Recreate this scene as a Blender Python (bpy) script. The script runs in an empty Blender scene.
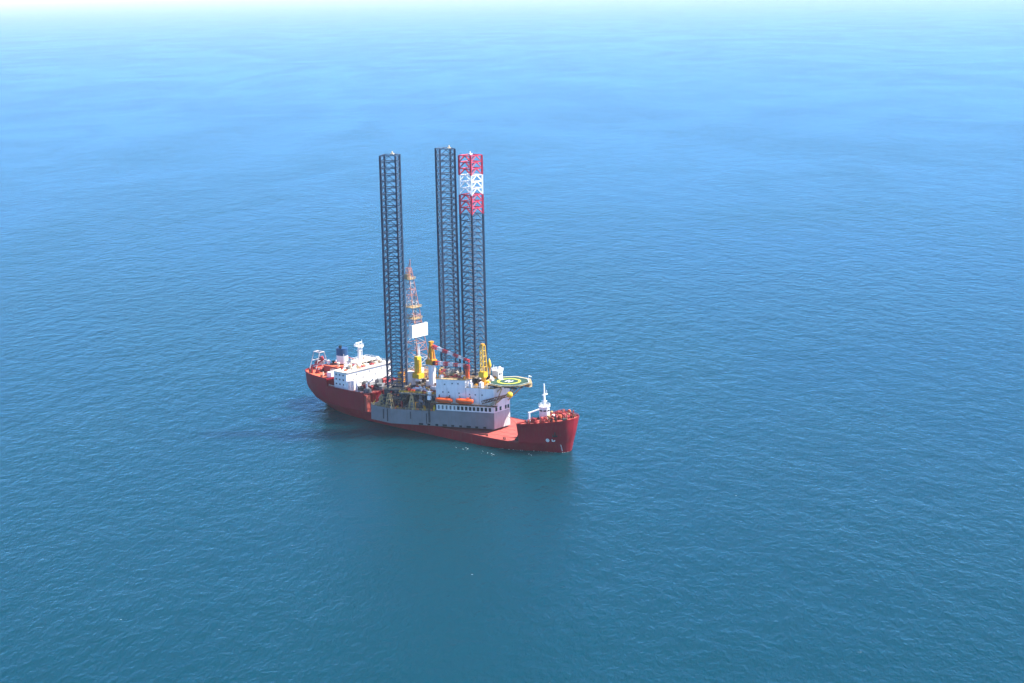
import bpy, bmesh, math, random
from mathutils import Vector, Matrix
random.seed(7)
SC = bpy.context.scene
COL = SC.collection
PI = math.pi

# ------------------------------------------------------------------ camera
CAM_H = 239.7
F_PX, HOR, ROLL = 1700.0, -11.0, math.radians(1.12)
pit = math.atan((341.5 - HOR) / F_PX)
Fv = Vector((0, math.cos(pit), -math.sin(pit)))
R0 = Vector((1, 0, 0)); U0 = R0.cross(Fv)
Rv = R0 * math.cos(ROLL) - U0 * math.sin(ROLL)
Uv = R0 * math.sin(ROLL) + U0 * math.cos(ROLL)
cam = bpy.data.cameras.new('camera'); co = bpy.data.objects.new('camera', cam); COL.objects.link(co)
M = Matrix((Rv, Uv, -Fv)).transposed().to_4x4(); M.translation = Vector((0, 0, CAM_H))
co.matrix_world = M
cam.sensor_width = 36; cam.lens = F_PX / 1024 * 36
cam.clip_start = 1; cam.clip_end = 400000
SC.camera = co

# ------------------------------------------------------------------ sky, sun, exposure
SUN_EL, SUN_AZ = 55, 88        # azimuth clockwise from +Y
w = bpy.data.worlds.new('World'); SC.world = w; w.use_nodes = True
nt = w.node_tree; nt.nodes.clear()
out = nt.nodes.new('ShaderNodeOutputWorld'); bg = nt.nodes.new('ShaderNodeBackground')
sky = nt.nodes.new('ShaderNodeTexSky'); sky.sky_type = 'NISHITA'; sky.sun_disc = False
sky.sun_elevation = math.radians(SUN_EL); sky.sun_rotation = math.radians(SUN_AZ)
sky.air_density = 0.4; sky.dust_density = 0.0; sky.ozone_density = 7.0
bg.inputs['Strength'].default_value = 0.15
nt.links.new(sky.outputs[0], bg.inputs[0]); nt.links.new(bg.outputs[0], out.inputs[0])
sun = bpy.data.lights.new('sun', 'SUN'); sun.energy = 5.0; sun.angle = math.radians(0.5); sun.color = (1, .95, .88)
so = bpy.data.objects.new('sun', sun); COL.objects.link(so)
az, el = math.radians(SUN_AZ), math.radians(SUN_EL)
sd = Vector((math.sin(az) * math.cos(el), math.cos(az) * math.cos(el), math.sin(el)))
so.rotation_euler = sd.to_track_quat('Z', 'Y').to_euler(); so.location = (300, 700, 600)
SC.view_settings.view_transform = 'Standard'; SC.view_settings.look = 'None'
SC.view_settings.exposure = 1.42; SC.view_settings.gamma = 1
SC.view_settings.use_curve_mapping = False

# ------------------------------------------------------------------ helpers
class MB:
    def __init__(s): s.v = []; s.f = []; s.m = []; s.cur = 0
    def add(s, vs, fs):
        o = len(s.v); s.v += [tuple(p) for p in vs]
        for f in fs: s.f.append(tuple(i + o for i in f)); s.m.append(s.cur)
        return s
    def box(s, x0, x1, y0, y1, z0, z1):
        return s.add([(x0,y0,z0),(x1,y0,z0),(x1,y1,z0),(x0,y1,z0),(x0,y0,z1),(x1,y0,z1),(x1,y1,z1),(x0,y1,z1)],
                     [(3,2,1,0),(4,5,6,7),(0,1,5,4),(1,2,6,5),(2,3,7,6),(3,0,4,7)])
    def cbox(s, c, d, rz=0):
        ca, sa = math.cos(rz), math.sin(rz); vs = []
        for z in (-.5, .5):
            for x, y in ((-.5,-.5),(.5,-.5),(.5,.5),(-.5,.5)):
                X, Y = x*d[0], y*d[1]; vs.append((c[0]+X*ca-Y*sa, c[1]+X*sa+Y*ca, c[2]+z*d[2]))
        return s.add(vs, [(3,2,1,0),(4,5,6,7),(0,1,5,4),(1,2,6,5),(2,3,7,6),(3,0,4,7)])
    def tube(s, p, q, r, n=6, r2=None, ph=0.0):
        p, q = Vector(p), Vector(q); r2 = r if r2 is None else r2
        d = (q - p).normalized(); a = Vector((0,0,1)) if abs(d.z) < .9 else Vector((1,0,0))
        x = d.cross(a).normalized(); y = d.cross(x)
        vs = []
        for c, rr in ((p, r), (q, r2)):
            for i in range(n):
                t = 2*PI*(i+.5)/n + ph; vs.append(c + x*rr*math.cos(t) + y*rr*math.sin(t))
        fs = [(i, (i+1) % n, n+(i+1) % n, n+i) for i in range(n)] + [tuple(range(n-1,-1,-1)), tuple(range(n, 2*n))]
        return s.add(vs, fs)
    def prism(s, poly, z0, z1, z1f=None):
        n = len(poly); area = sum(poly[i][0]*poly[(i+1)%n][1]-poly[(i+1)%n][0]*poly[i][1] for i in range(n))
        if area < 0: poly = poly[::-1]
        vs = [(x, y, z0) for x, y in poly] + [(x, y, z1 if z1f is None else z1f(x, y)) for x, y in poly]
        return s.add(vs, [tuple(range(n-1,-1,-1)), tuple(range(n, 2*n))] + [(i, (i+1) % n, n+(i+1) % n, n+i) for i in range(n)])
    def lathe(s, c, prof, n=12):
        vs = []; k = len(prof)
        for r, z in prof:
            for i in range(n): t = 2*PI*i/n; vs.append((c[0]+r*math.cos(t), c[1]+r*math.sin(t), c[2]+z))
        fs = [(j*n+i, j*n+(i+1) % n, (j+1)*n+(i+1) % n, (j+1)*n+i) for j in range(k-1) for i in range(n)]
        fs += [tuple(range(n-1,-1,-1)), tuple(range((k-1)*n, k*n))]
        return s.add(vs, fs)
    def rail(s, pts, h=1.1, r=.07, step=2.0, closed=False):
        P = [Vector(p) for p in pts]
        if closed: P.append(P[0])
        for a, b in zip(P, P[1:]):
            for k in (.55, 1): s.tube(a + Vector((0,0,h*k)), b + Vector((0,0,h*k)), r, 4)
            n = max(1, int((b-a).length / step))
            for i in range(n + 1):
                q = a.lerp(b, i/n); s.tube(q, q + Vector((0,0,h)), r, 4)
        return s
    def truss(s, p, q, wd, ht, r=.15, n=6, up=Vector((0,0,1)), taper=1.0):
        p, q = Vector(p), Vector(q); d = (q-p).normalized(); sd_ = d.cross(up).normalized(); u_ = sd_.cross(d)
        def ring(t):
            k = 1 + (taper - 1) * t; c = p.lerp(q, t)
            return [c + sd_*wd/2*a*k + u_*ht/2*b*k for a, b in ((-1,-1),(1,-1),(1,1),(-1,1))]
        rs = [ring(i/n) for i in range(n+1)]
        for i in range(4): s.tube(rs[0][i], rs[-1][i], r*1.35, 4)
        for j in range(n):
            for i in range(4):
                s.tube(rs[j][i], rs[j+1][(i+1) % 4], r*.8, 3)
                s.tube(rs[j][i], rs[j][(i+1) % 4], r*.8, 3)
        return s
    def mesh(s, name, mats, smooth=False):
        me = bpy.data.meshes.new(name); me.from_pydata(s.v, [], s.f)
        for m in (mats if isinstance(mats, (list, tuple)) else [mats]): me.materials.append(m)
        me.polygons.foreach_set('material_index', s.m)
        if smooth: me.polygons.foreach_set('use_smooth', [True]*len(s.f))
        me.update(); return me
    def build(s, name, mats, parent=None, smooth=False, loc=(0,0,0), rz=0):
        return link(name, s.mesh(name, mats, smooth), parent, loc, rz)

def link(name, me, parent=None, loc=(0,0,0), rz=0):
    o = bpy.data.objects.new(name, me); COL.objects.link(o)
    o.parent = parent; o.location = loc; o.rotation_euler = (0, 0, rz); return o
def empty(name, loc, rz=0):
    o = bpy.data.objects.new(name, None); COL.objects.link(o); o.location = loc; o.rotation_euler = (0,0,rz); return o
def tag(o, label=None, cat=None, group=None, kind=None):
    if label: o['label'] = label
    if cat: o['category'] = cat
    if group: o['group'] = group
    if kind: o['kind'] = kind
    return o
def fix_normals(o):
    bm = bmesh.new(); bm.from_mesh(o.data); bmesh.ops.remove_doubles(bm, verts=bm.verts, dist=.001)
    bmesh.ops.recalc_face_normals(bm, faces=bm.faces); bm.to_mesh(o.data); bm.free()

# ------------------------------------------------------------------ materials
def paint(name, col, rough=.55, var=.18, scale=.35, streak=None, streak_amt=.0, metal=0., spec=.4, bump=.0):
    m = bpy.data.materials.new(name); m.use_nodes = True; n = m.node_tree.nodes; l = m.node_tree.links
    b = n['Principled BSDF']; b.inputs['Roughness'].default_value = rough; b.inputs['Metallic'].default_value = metal
    b.inputs['Specular IOR Level'].default_value = spec
    tc = n.new('ShaderNodeTexCoord')
    t = n.new('ShaderNodeTexNoise'); t.inputs['Scale'].default_value = scale; t.inputs['Detail'].default_value = 6
    l.new(tc.outputs['Object'], t.inputs['Vector'])
    mr = n.new('ShaderNodeMapRange'); mr.inputs[1].default_value = .3; mr.inputs[2].default_value = .7
    mr.inputs[3].default_value = 1 - var; mr.inputs[4].default_value = 1 + var
    l.new(t.outputs['Fac'], mr.inputs[0])
    mx = n.new('ShaderNodeMix'); mx.data_type = 'RGBA'; mx.blend_type = 'MULTIPLY'; mx.inputs[0].default_value = 1
    mx.inputs[6].default_value = (*col, 1); l.new(mr.outputs[0], mx.inputs[7])
    last = mx.outputs[2]
    if streak:
        mp = n.new('ShaderNodeMapping'); mp.inputs['Scale'].default_value = (.9, .9, .09); l.new(tc.outputs['Object'], mp.inputs[0])
        t2 = n.new('ShaderNodeTexNoise'); t2.inputs['Scale'].default_value = 1.; t2.inputs['Detail'].default_value = 5
        l.new(mp.outputs[0], t2.inputs['Vector'])
        m2 = n.new('ShaderNodeMapRange'); m2.inputs[1].default_value = .52; m2.inputs[2].default_value = .72
        m2.inputs[3].default_value = 0; m2.inputs[4].default_value = streak_amt; l.new(t2.outputs['Fac'], m2.inputs[0])
        x2 = n.new('ShaderNodeMix'); x2.data_type = 'RGBA'; l.new(m2.outputs[0], x2.inputs[0])
        l.new(last, x2.inputs[6]); x2.inputs[7].default_value = (*streak, 1); last = x2.outputs[2]
    l.new(last, b.inputs['Base Color'])
    r2 = n.new('ShaderNodeMapRange'); r2.inputs[3].default_value = rough - .12; r2.inputs[4].default_value = min(1, rough + .15)
    l.new(t.outputs['Fac'], r2.inputs[0]); l.new(r2.outputs[0], b.inputs['Roughness'])
    if bump:
        bp = n.new('ShaderNodeBump'); bp.inputs['Strength'].default_value = bump; bp.inputs['Distance'].default_value = .3
        l.new(t.outputs['Fac'], bp.inputs['Height']); l.new(bp.outputs[0], b.inputs['Normal'])
    return m
RUST = (.16, .055, .02)
HULLRED = paint('hull_red', (.25, .002, .014), .5, .22, .10, (.20, .035, .035), .6, spec=.18)
DECKRED = paint('deck_red', (.40, .07, .055), .75, .2, .18, (.30, .12, .08), .5)
GEARRED = paint('gear_red', (.30, .03, .03), .55, .25, .8)
ORANGERED = paint('poop_deck', (.50, .11, .05), .7, .2, .3)
WHITE = paint('ship_white', (.80, .79, .77), .5, .06, .3, (.55, .45, .36), .22)
RIGWHITE = paint('rig_white', (.88, .83, .81), .5, .07, .3, (.50, .40, .36), .30)
RIGGREY = paint('rig_grey', (.20, .195, .20), .5, .12, .2, (.20, .15, .13), .45)
NAVY = paint('leg_navy', (.017, .034, .070), .45, .2, .6)
NAVYB = paint('leg_brace', (.026, .045, .086), .5, .2, .6)
LEGRED = paint('leg_red', (.52, .018, .06), .5, .12, .6)
LEGWHITE = paint('leg_white', (.82, .82, .82), .5, .06, .6)
YELLOW = paint('crane_yellow', (.78, .46, .015), .5, .12, .5, (.45, .22, .03), .4)
AMBER = paint('crane_amber', (.70, .30, .015), .5, .14, .5, (.40, .16, .03), .4)
RAMPG = paint('ramp_grey', (.50, .46, .47), .55, .2, .6, RUST, .4)
BOWP = paint('bow_grey', (.52, .53, .52), .55, .08, .3, (.35, .28, .24), .35)
BEACON = paint('beacon_pale', (.72, .56, .36), .6, .1, .8)
CREAM = paint('cream_paint', (.70, .60, .47), .6, .1, .5)
TAN = paint('rail_tan', (.44, .31, .15), .6, .3, .5)
DARK = paint('machine_dark', (.035, .042, .05), .5, .35, .7)
MID = paint('machine_grey', (.14, .15, .16), .55, .35, .6, RUST, .5)
RUSTY = paint('rusty_steel', (.20, .085, .045), .7, .4, .6)
DECKGREY = paint('rig_deck', (.24, .21, .17), .75, .35, .4, (.16, .07, .04), .5)
BLUE = paint('funnel_blue', (.012, .065, .17), .4, .12, .4)
BLACK = paint('black_iron', (.012, .012, .013), .55, .3, .8)
ORANGE = paint('lifeboat_orange', (.72, .10, .015), .4, .1, .6)
BOATRED = paint('boat_dark_red', (.28, .02, .03), .4, .12, .6)
GREEN = paint('helideck_green', (.016, .055, .036), .7, .16, .3)
RINGY = paint('ring_yellow', (.50, .56, .05), .65, .12, .6)
MARKW = paint('mark_white', (.8, .8, .78), .65, .08, .8)
GLASS = paint('window_glass', (.012, .016, .022), .15, .2, .8, spec=.6)
PIPE = paint('pipe_brown', (.26, .16, .10), .5, .3, .9, metal=.3)
BOOMRED = paint('boom_red', (.55, .05, .06), .5, .12, .6)
TEALBOX = paint('box_teal', (.03, .16, .20), .5, .15, .6)
WOOD = paint('timber', (.10, .065, .04), .8, .4, .8)

# ------------------------------------------------------------------ sea
def sea_material():
    m = bpy.data.materials.new('sea_water'); m.use_nodes = True; n = m.node_tree.nodes; l = m.node_tree.links
    b = n['Principled BSDF']
    b.inputs['Specular IOR Level'].default_value = 0.0
    tc = n.new('ShaderNodeTexCoord')
    def noise(scale, detail, sx, sy, rot, rough=.55, dist=0.):
        mp = n.new('ShaderNodeMapping'); mp.inputs['Scale'].default_value = (sx, sy, 1); mp.inputs['Rotation'].default_value = (0, 0, rot)
        l.new(tc.outputs['Object'], mp.inputs[0])
        t = n.new('ShaderNodeTexNoise'); t.noise_dimensions = '2D'; t.inputs['Scale'].default_value = scale
        t.inputs['Detail'].default_value = detail; t.inputs['Roughness'].default_value = rough; t.inputs['Distortion'].default_value = dist
        l.new(mp.outputs[0], t.inputs['Vector']); return t.outputs['Fac']
    def math_(op, a, b_):
        k = n.new('ShaderNodeMath'); k.operation = op
        for i, v in enumerate((a, b_)):
            if isinstance(v, (int, float)): k.inputs[i].default_value = v
            else: l.new(v, k.inputs[i])
        return k.outputs[0]
    # metres: swell, wind sea, chop
    h = math_('ADD', math_('MULTIPLY', noise(1/22, 2, .9, .5, .7), SW[0]), math_('MULTIPLY', noise(1/6.5, 3, .9, .6, .6), SW[1]))
    h = math_('ADD', h, math_('MULTIPLY', noise(1/2.0, 4, 1, .5, .45, .66), SW[2]))
    patch = math_('ADD', math_('MULTIPLY', noise(1/420, 3, .9, .45, .6, .5, 1.4), .6), math_('MULTIPLY', noise(1/110, 3, .9, .4, .7, .5, .8), .4))
    pm = n.new('ShaderNodeMapRange'); pm.inputs[1].default_value = .36; pm.inputs[2].default_value = .64
    pm.inputs[3].default_value = .78; pm.inputs[4].default_value = 1.22; l.new(patch, pm.inputs[0])
    h = math_('MULTIPLY', h, pm.outputs[0])
    bp = n.new('ShaderNodeBump'); bp.inputs['Strength'].default_value = 1; bp.inputs['Distance'].default_value = 1
    l.new(h, bp.inputs['Height']); l.new(bp.outputs[0], b.inputs['Normal'])
    # water colour: deep teal with slow changes
    mix = n.new('ShaderNodeMix'); mix.data_type = 'RGBA'
    mix.inputs[6].default_value = (*SEA_A, 1); mix.inputs[7].default_value = (*SEA_B, 1)
    cn = noise(1/900, 3, .5, 1, .1); l.new(cn, mix.inputs[0])
    # small scattered crests
    fo = noise(1/3.2, 4, .5, 1, .3, .62); fm = n.new('ShaderNodeMapRange'); fm.inputs[1].default_value = .80; fm.inputs[2].default_value = .84
    l.new(fo, fm.inputs[0]); x2 = n.new('ShaderNodeMix'); x2.data_type = 'RGBA'; l.new(fm.outputs[0], x2.inputs[0])
    l.new(mix.outputs[2], x2.inputs[6]); x2.inputs[7].default_value = (.6, .66, .68, 1)
    l.new(x2.outputs[2], b.inputs['Base Color'])
    b.inputs['Roughness'].default_value = 1.0
    # light travels sideways under the surface before it comes back, so shadows on the water are soft
    b.subsurface_method = 'BURLEY'; b.inputs['Subsurface Weight'].default_value = SSS
    b.inputs['Subsurface Scale'].default_value = 45.0; b.inputs['Subsurface Radius'].default_value = (.25, 1.0, 1.0)
    gl = n.new('ShaderNodeBsdfGlossy'); gl.inputs['Color'].default_value = (*GLOSS, 1); gl.inputs['Roughness'].default_value = .15
    l.new(bp.outputs[0], gl.inputs['Normal'])
    fr = n.new('ShaderNodeFresnel'); fr.inputs['IOR'].default_value = 1.33; l.new(bp.outputs[0], fr.inputs['Normal'])
    ms = n.new('ShaderNodeMixShader'); l.new(math_('MULTIPLY', fr.outputs[0], math_('SUBTRACT', FRK + .25, math_('MULTIPLY', pm.outputs[0], .25))), ms.inputs[0])
    l.new(b.outputs[0], ms.inputs[1]); l.new(gl.outputs[0], ms.inputs[2]); l.new(ms.outputs[0], n['Material Output'].inputs['Surface'])
    return m
SSS, FRK, GLOSS = 1.0, .76, (.46, .83, 1)
SW = (.75, .60, .38)
SEA_A, SEA_B = (.0, .0275, .044), (.0, .0335, .046)
S = 90000
xs = [-S, -20000, -4000, 0, 4000, 20000, S]
mb = MB()
for i in range(6):
    for j in range(6):
        mb.add([(xs[i],xs[j],0),(xs[i+1],xs[j],0),(xs[i+1],xs[j+1],0),(xs[i],xs[j+1],0)], [(0,1,2,3)])
sea = mb.build('sea', sea_material()); fix_normals(sea)
if sea.data.polygons[0].normal.z < 0: sea.data.flip_normals()
tag(sea, 'wide teal blue sea with small wind waves', 'sea', kind='structure')

def haze():
    me = MB().box(-S-500, S+500, -S-500, S+500, -2, 246)
    m = bpy.data.materials.new('haze_air'); m.use_nodes = True; n = m.node_tree.nodes; n.clear()
    o = n.new('ShaderNodeOutputMaterial'); v = n.new('ShaderNodeVolumePrincipled')
    v.inputs['Color'].default_value = (.87, .95, 1, 1); v.inputs['Density'].default_value = HAZE_D
    v.inputs['Anisotropy'].default_value = 0.0
    m.node_tree.links.new(v.outputs[0], o.inputs['Volume'])
    h = me.build('haze', m); tag(h, 'pale haze over the sea thickening towards the horizon', 'haze', kind='stuff')
HAZE_D = 3.2e-5
haze()

# ------------------------------------------------------------------ frames
BASE = Vector((-49.72, 935.95, 0)); HEAD = -math.radians(41.83)
def wpos(x, y, z=0):
    c, s_ = math.cos(HEAD), math.sin(HEAD); return Vector((BASE.x + x*c - y*s_, BASE.y + x*s_ + y*c, z))

# ================================================================== THE SHIP
CY = 1.5
ship = empty('heavy_lift_ship', wpos(0, CY, 0), HEAD)
tag(ship, 'long red heavy-lift ship with low open deck amidships and white house aft', 'ship')
LEV = {  # half-breadth tables: level -> [(x, half breadth)]
 -5: [(-80,0),(-74,2),(-62,8),(-45,14),(-25,18),(0,19.6),(45,19.6),(62,17.5),(78,12.5),(90,7.5),(99,4.6),(102.4,2.4),(103.2,0)],
 0: [(-85,0),(-83.5,3.2),(-78,7),(-68,11.6),(-50,16.6),(-27,19.3),(0,20),(48,20),(66,18.6),(80,14.8),(92,9),(100,6),(103.8,3),(104.8,0)],
 5.2: [(-91,0),(-90.2,6),(-87.5,9.5),(-82,13),(-70,17),(-55,19.4),(-40,20),(60,20),(78,19.3),(86,16),(94,11),(101,7.2),(104.6,3.7),(105.7,0)],
 11: [(-94.2,0),(-93.9,6.5),(-92.6,10.5),(-88,14.4),(-78,17.8),(-64,19.9),(-50,20),(62,20),(80,19),(89,15.4),(97,10.6),(103,7.2),(106.2,4),(107.2,0)],
 15: [(-94.8,0),(-94.5,7),(-93,11),(-88,14.9),(-78,18.2),(-64,19.9),(-50,20),(62,20),(83,18.9),(92,15.6),(100,10.6),(104,7.8),(106.7,4.4),(107.6,0)],
 21: [(-95.2,0),(-94.9,7.4),(-93.4,11.4),(-88,15.3),(-78,18.5),(-64,20),(-50,20),(62,20),(84,19.2),(93,16.6),(100,12.2),(105,9),(107.6,5),(108.6,0)]}
LEV = {k: [(x + 3.4*min(1, max(0, (-x-60)/30)), y) for x, y in t] for k, t in LEV.items()}
LZ = sorted(LEV)
def itp(tab, x):
    if x <= tab[0][0]: return tab[0][1]
    if x >= tab[-1][0]: return tab[-1][1]
    for i in range(len(tab)-1):
        (a, ya), (b, yb) = tab[i], tab[i+1]
        if a <= x <= b:
            def sl(j):
                if j <= 0 or j >= len(tab)-1: return None
                d0 = (tab[j][1]-tab[j-1][1])/(tab[j][0]-tab[j-1][0]); d1 = (tab[j+1][1]-tab[j][1])/(tab[j+1][0]-tab[j][0])
                return 0 if d0*d1 <= 0 else 2*d0*d1/(d0+d1)
            k = (yb-ya)/(b-a); m0 = sl(i); m1 = sl(i+1)
            if m0 is None: m0 = k if abs(m1 or 0) > abs(k) else 2*k-(m1 or 0)
            if m1 is None: m1 = 2*k-m0
            t = (x-a)/(b-a); h = b-a
            return max(0, (2*t**3-3*t*t+1)*ya+(t**3-2*t*t+t)*h*m0+(-2*t**3+3*t*t)*yb+(t**3-t*t)*h*m1)
def zmix(z):
    for a, b in zip(LZ, LZ[1:]):
        if z <= b: return a, b, max(0, (z-a)/(b-a))
    return LZ[-2], LZ[-1], 1
def xend(z, k):
    a, b, t = zmix(z); return LEV[a][k][0]*(1-t) + LEV[b][k][0]*t
def hb(x, z):
    a, b, t = zmix(z)
    # evaluate each level at the same relative place near the ends
    def ev(L):
        x0, x1 = LEV[L][0][0], LEV[L][-1][0]; X0, X1 = xend(z, 0), xend(z, -1)
        if x < -40: xx = -40 + (x+40)*(x0+40)/(X0+40)
        elif x > 60: xx = 60 + (x-60)*(x1-60)/(X1-60)
        else: xx = x
        return itp(LEV[L], xx)
    return ev(a)*(1-t) + ev(b)*t
def loft(name, xa, xb, za, zb, mat, nu=40, nv=5, deck=True, inset=0.0, deckmat=None, parent=None, close_aft=True, close_fwd=False):
    """hull band between heights za and zb(x); xa/xb None = follow the stern/stem"""
    g = MB(); zbf = zb if callable(zb) else (lambda x: zb)
    def P(u, v, sgn, off=0):
        uu = .5 - .5*math.cos(PI*u) if (xa is None and xb is None) else (1-(1-u)**1.8 if xb is None else (u**1.8 if xa is None else u))
        z = za
        for _ in range(3):
            x0 = xend(z, 0) if xa is None else xa; x1 = xend(z, -1) if xb is None else xb
            x = x0 + (x1-x0)*uu; z = za + (zbf(x)-za)*v
        return (x, sgn*max(0, hb(x, z)-off), z)
    for sgn in (-1, 1):
        idx = [[P(i/nu, j/nv, sgn) for j in range(nv+1)] for i in range(nu+1)]
        vs = [p for r in idx for p in r]
        g.add(vs, [(i*(nv+1)+j, (i+1)*(nv+1)+j, (i+1)*(nv+1)+j+1, i*(nv+1)+j+1) for i in range(nu) for j in range(nv)])
        if inset:
            inn = [[P(i/nu, 1, sgn, .4), None] for i in range(nu+1)]
            top = [P(i/nu, 1, sgn) for i in range(nu+1)]
            a = [(p[0][0], p[0][1], p[0][2]) for p in inn]; bq = [(x, y, z-inset) for x, y, z in a]
            k = nu+1
            g.add(top+a+bq, [(i, i+1, k+i+1, k+i) for i in range(nu)] + [(k+i, k+i+1, 2*k+i+1, 2*k+i) for i in range(nu)])
    if close_fwd and xb is not None: 
        s1 = [P(1, j/nv, -1) for j in range(nv+1)]; s2 = [P(1, j/nv, 1) for j in range(nv+1)]
        g.add(s1+s2[::-1], [tuple(range(2*nv+2))])
    if close_aft and xa is not None:
        s1 = [P(0, j/nv, -1) for j in range(nv+1)]; s2 = [P(0, j/nv, 1) for j in range(nv+1)]
        g.add(s1+s2[::-1], [tuple(range(2*nv+2))])
    o = g.build(name, mat, parent, smooth=False); fix_normals(o)
    me = o.data; me.polygons.foreach_set('use_smooth', [True]*len(me.polygons))
    try: me.set_sharp_from_angle(angle=math.radians(35))
    except Exception: pass
    d = None
    if deck:
        q = MB(); e = [P(i/nu, 1, -1, .05) for i in range(nu+1)]; f = [P(i/nu, 1, 1, .05) for i in range(nu+1)]
        dz = lambda p: (p[0], p[1], p[2]-inset-(0 if inset else .0))
        q.add([dz(p) for p in e+f], [(i, i+1, nu+1+i+1, nu+1+i) for i in range(nu)])
        d = q.build(deck if isinstance(deck, str) else 'deck', deckmat, o); fix_normals(d)
        if d.data.polygons[nu//2].normal.z < 0: d.data.flip_normals()
    return o, d
DK = 5.2
hull, main_deck = loft('hull', None, None, -5, DK, HULLRED, 70, 5, 'main_deck', 0, DECKRED, ship)
aft, aft_deck = loft('aft_hull', None, -31, DK, 14.6, HULLRED, 36, 4, 'aft_deck', 0, DECKRED, ship, close_fwd=True)
poop, poop_deck = loft('poop', None, -62, 14.6, lambda x: 20.2, HULLRED, 26, 3, 'poop_deck', .8, ORANGERED, ship, close_fwd=True)
fc_top = lambda x: 15.6 + 3.2*max(0, (x-84)/26)**1.3
fore, fore_deck = loft('forecastle', 84, None, DK, fc_top, HULLRED, 24, 5, 'forecastle_deck', .55, DECKRED, ship)
# aft bulkhead of the well bulwark and side bulwarks of the aft hull
g = MB()
for sgn in (-1, 1):
    for i in range(10):
        xa_, xb_ = -61.5+i*3.05, -61.5+(i+1)*3.05
        ya, yb = hb(xa_, 14.6), hb(xb_, 14.6)
        g.add([(xa_,sgn*ya,14.6),(xb_,sgn*yb,14.6),(xb_,sgn*yb,15.7),(xa_,sgn*ya,15.7),
               (xa_,sgn*(ya-.3),14.6),(xb_,sgn*(yb-.3),14.6),(xb_,sgn*(yb-.3),15.7),(xa_,sgn*(ya-.3),15.7)],
              [(0,1,2,3),(4,7,6,5),(3,2,6,7),(0,3,7,4),(1,5,6,2)])
bo = g.build('bulwark', HULLRED, ship); fix_normals(bo)
# recess and lit column at the forward end of the aft hull
MB().box(-31, -29.2, -19.6, -16.4, DK, 14.2).build('bulkhead_column', DECKRED, ship)
MB().box(-31, -29.6, 16.4, 19.6, DK, 14.2).build('bulkhead_column', DECKRED, ship)
for y in (-11, -5, 1, 7, 12): MB().box(-31, -30.5, y-.25, y+.25, DK, 14.2).build('bulkhead_stiffener', HULLRED, ship)
# rubbing strake / deck-edge pieces
for sgn in (-1, 1):
    g = MB()
    for i in range(28):
        a_, b_ = -30+i*4, -26+i*4
        g.tube((a_, sgn*(hb(a_, DK)-.1), DK+.12), (b_, sgn*(hb(b_, DK)-.1), DK+.12), .16, 4)
    g.build('gunwale_bar', GEARRED, ship)
# deck plate seams as raised doubler strips
for x in range(-26, 84, 6):
    MB().box(x-.09, x+.09, -hb(x, DK)+.6, hb(x, DK)-.6, DK+.006, DK+.05).build('deck_seam', GEARRED, main_deck)
for y in (-12, -6, 0, 6, 12): MB().box(-28, 83, y-.09, y+.09, DK+.006, DK+.045).build('deck_seam', GEARRED, main_deck)
# dark steps, bollards beside the forecastle
for k in range(5): MB().box(79.6+k*.85, 83.8, -15.2, -11.6, DK+k*1.0, DK+(k+1)*1.0).build('forecastle_step', BLACK, ship)
bol = MB().box(-.9,.9,-.35,.35,0,.15).lathe((-.5,0,.15),[(.26,0),(.26,.9),(.34,.95),(.34,1.1)],8).lathe((.5,0,.15),[(.26,0),(.26,.9),(.34,.95),(.34,1.1)],8).mesh('bollard', BLACK, False)
for x, y in ((-24,-17.6),(62,-17.8),(74,-17.2),(-24,17.6),(62,17.8),(74,17.2),(70,14)): link('bollard', bol, ship, (x, y, DK))
# fore-end structure of the main deck, vents
for x, y in ((82,-6),(81.5,2),(82,9)): MB().lathe((x,y,DK),[(.5,0),(.5,1.6),(.9,1.7),(.9,2.3),(.2,2.6)],10).build('vent', GEARRED, ship)

# ---- white house aft
house = MB().box(-58.5, -48, -17.2, 18.4, 14.6, 24.6).build('white_house', WHITE, ship)
MB().box(-59.0, -47.4, -18.0, 19.2, 24.6, 25.0).build('roof_edge', CREAM, house)
random.seed(41)
for k in range(24):
    x = random.uniform(-58, -48.6) ; y = random.uniform(-16, 17)
    if x < -54 and y > -3: x = random.uniform(-53.6, -48.6)
    s_ = random.uniform(.4, 1.1); h_ = random.uniform(.6, 2.0); g = MB().box(x-s_,x+s_,y-s_,y+s_,25.0,25.0+h_)
    if k % 2: g.tube((x,y,25+h_),(x,y,25.9+h_),.25,6)
    g.build('roof_fitting', random.choice([CREAM, WHITE, ORANGERED, GEARRED, TAN, MID]), house)
MB().box(-64, -55, -1.5, 15, 25.0, 26.6).build('upper_house', WHITE, house)
MB().box(-64.4, -54.6, -1.9, 15.4, 26.6, 26.9).build('roof_edge', CREAM, house)
MB().box(-47.95, -44.6, -19.2, -12.0, 14.6, 20.2).lathe((-46,-12.0,14.6),[(1.9,0),(1.9,5.6)],16).build('side_locker', RIGWHITE, house)
wm = MB().box(-.06, .1, -.4, .4, -.35, .35).mesh('window', GLASS)
for z in (17.2, 20.0, 22.7):
    for i in range(13):
        if z < 18 and i < 3: continue
        if (i*7 + int(z)*3) % 4 != 0: continue
        link('window', wm, house, (-48.0, -14.2 + i*2.55, z))
wm2 = MB().box(-.06, .1, -.95, .95, -.55, .55).mesh('window', GLASS)
for i in range(7): link('window', wm2, house, (-55, -.2 + i*2.35, 25.9))
wms = MB().box(-.5, .5, -.1, .06, -.45, .45).mesh('window', GLASS)
for z in (17.4, 20.2, 22.9):
    for i in range(3): link('window', wms, house, (-56.6 + i*3, -17.2, z))
MB().rail([(-59,-18,25),(-47.4,-18,25),(-47.4,19.2,25),(-59,19.2,25)], 1.1, .06).build('railing', WHITE, house)
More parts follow.
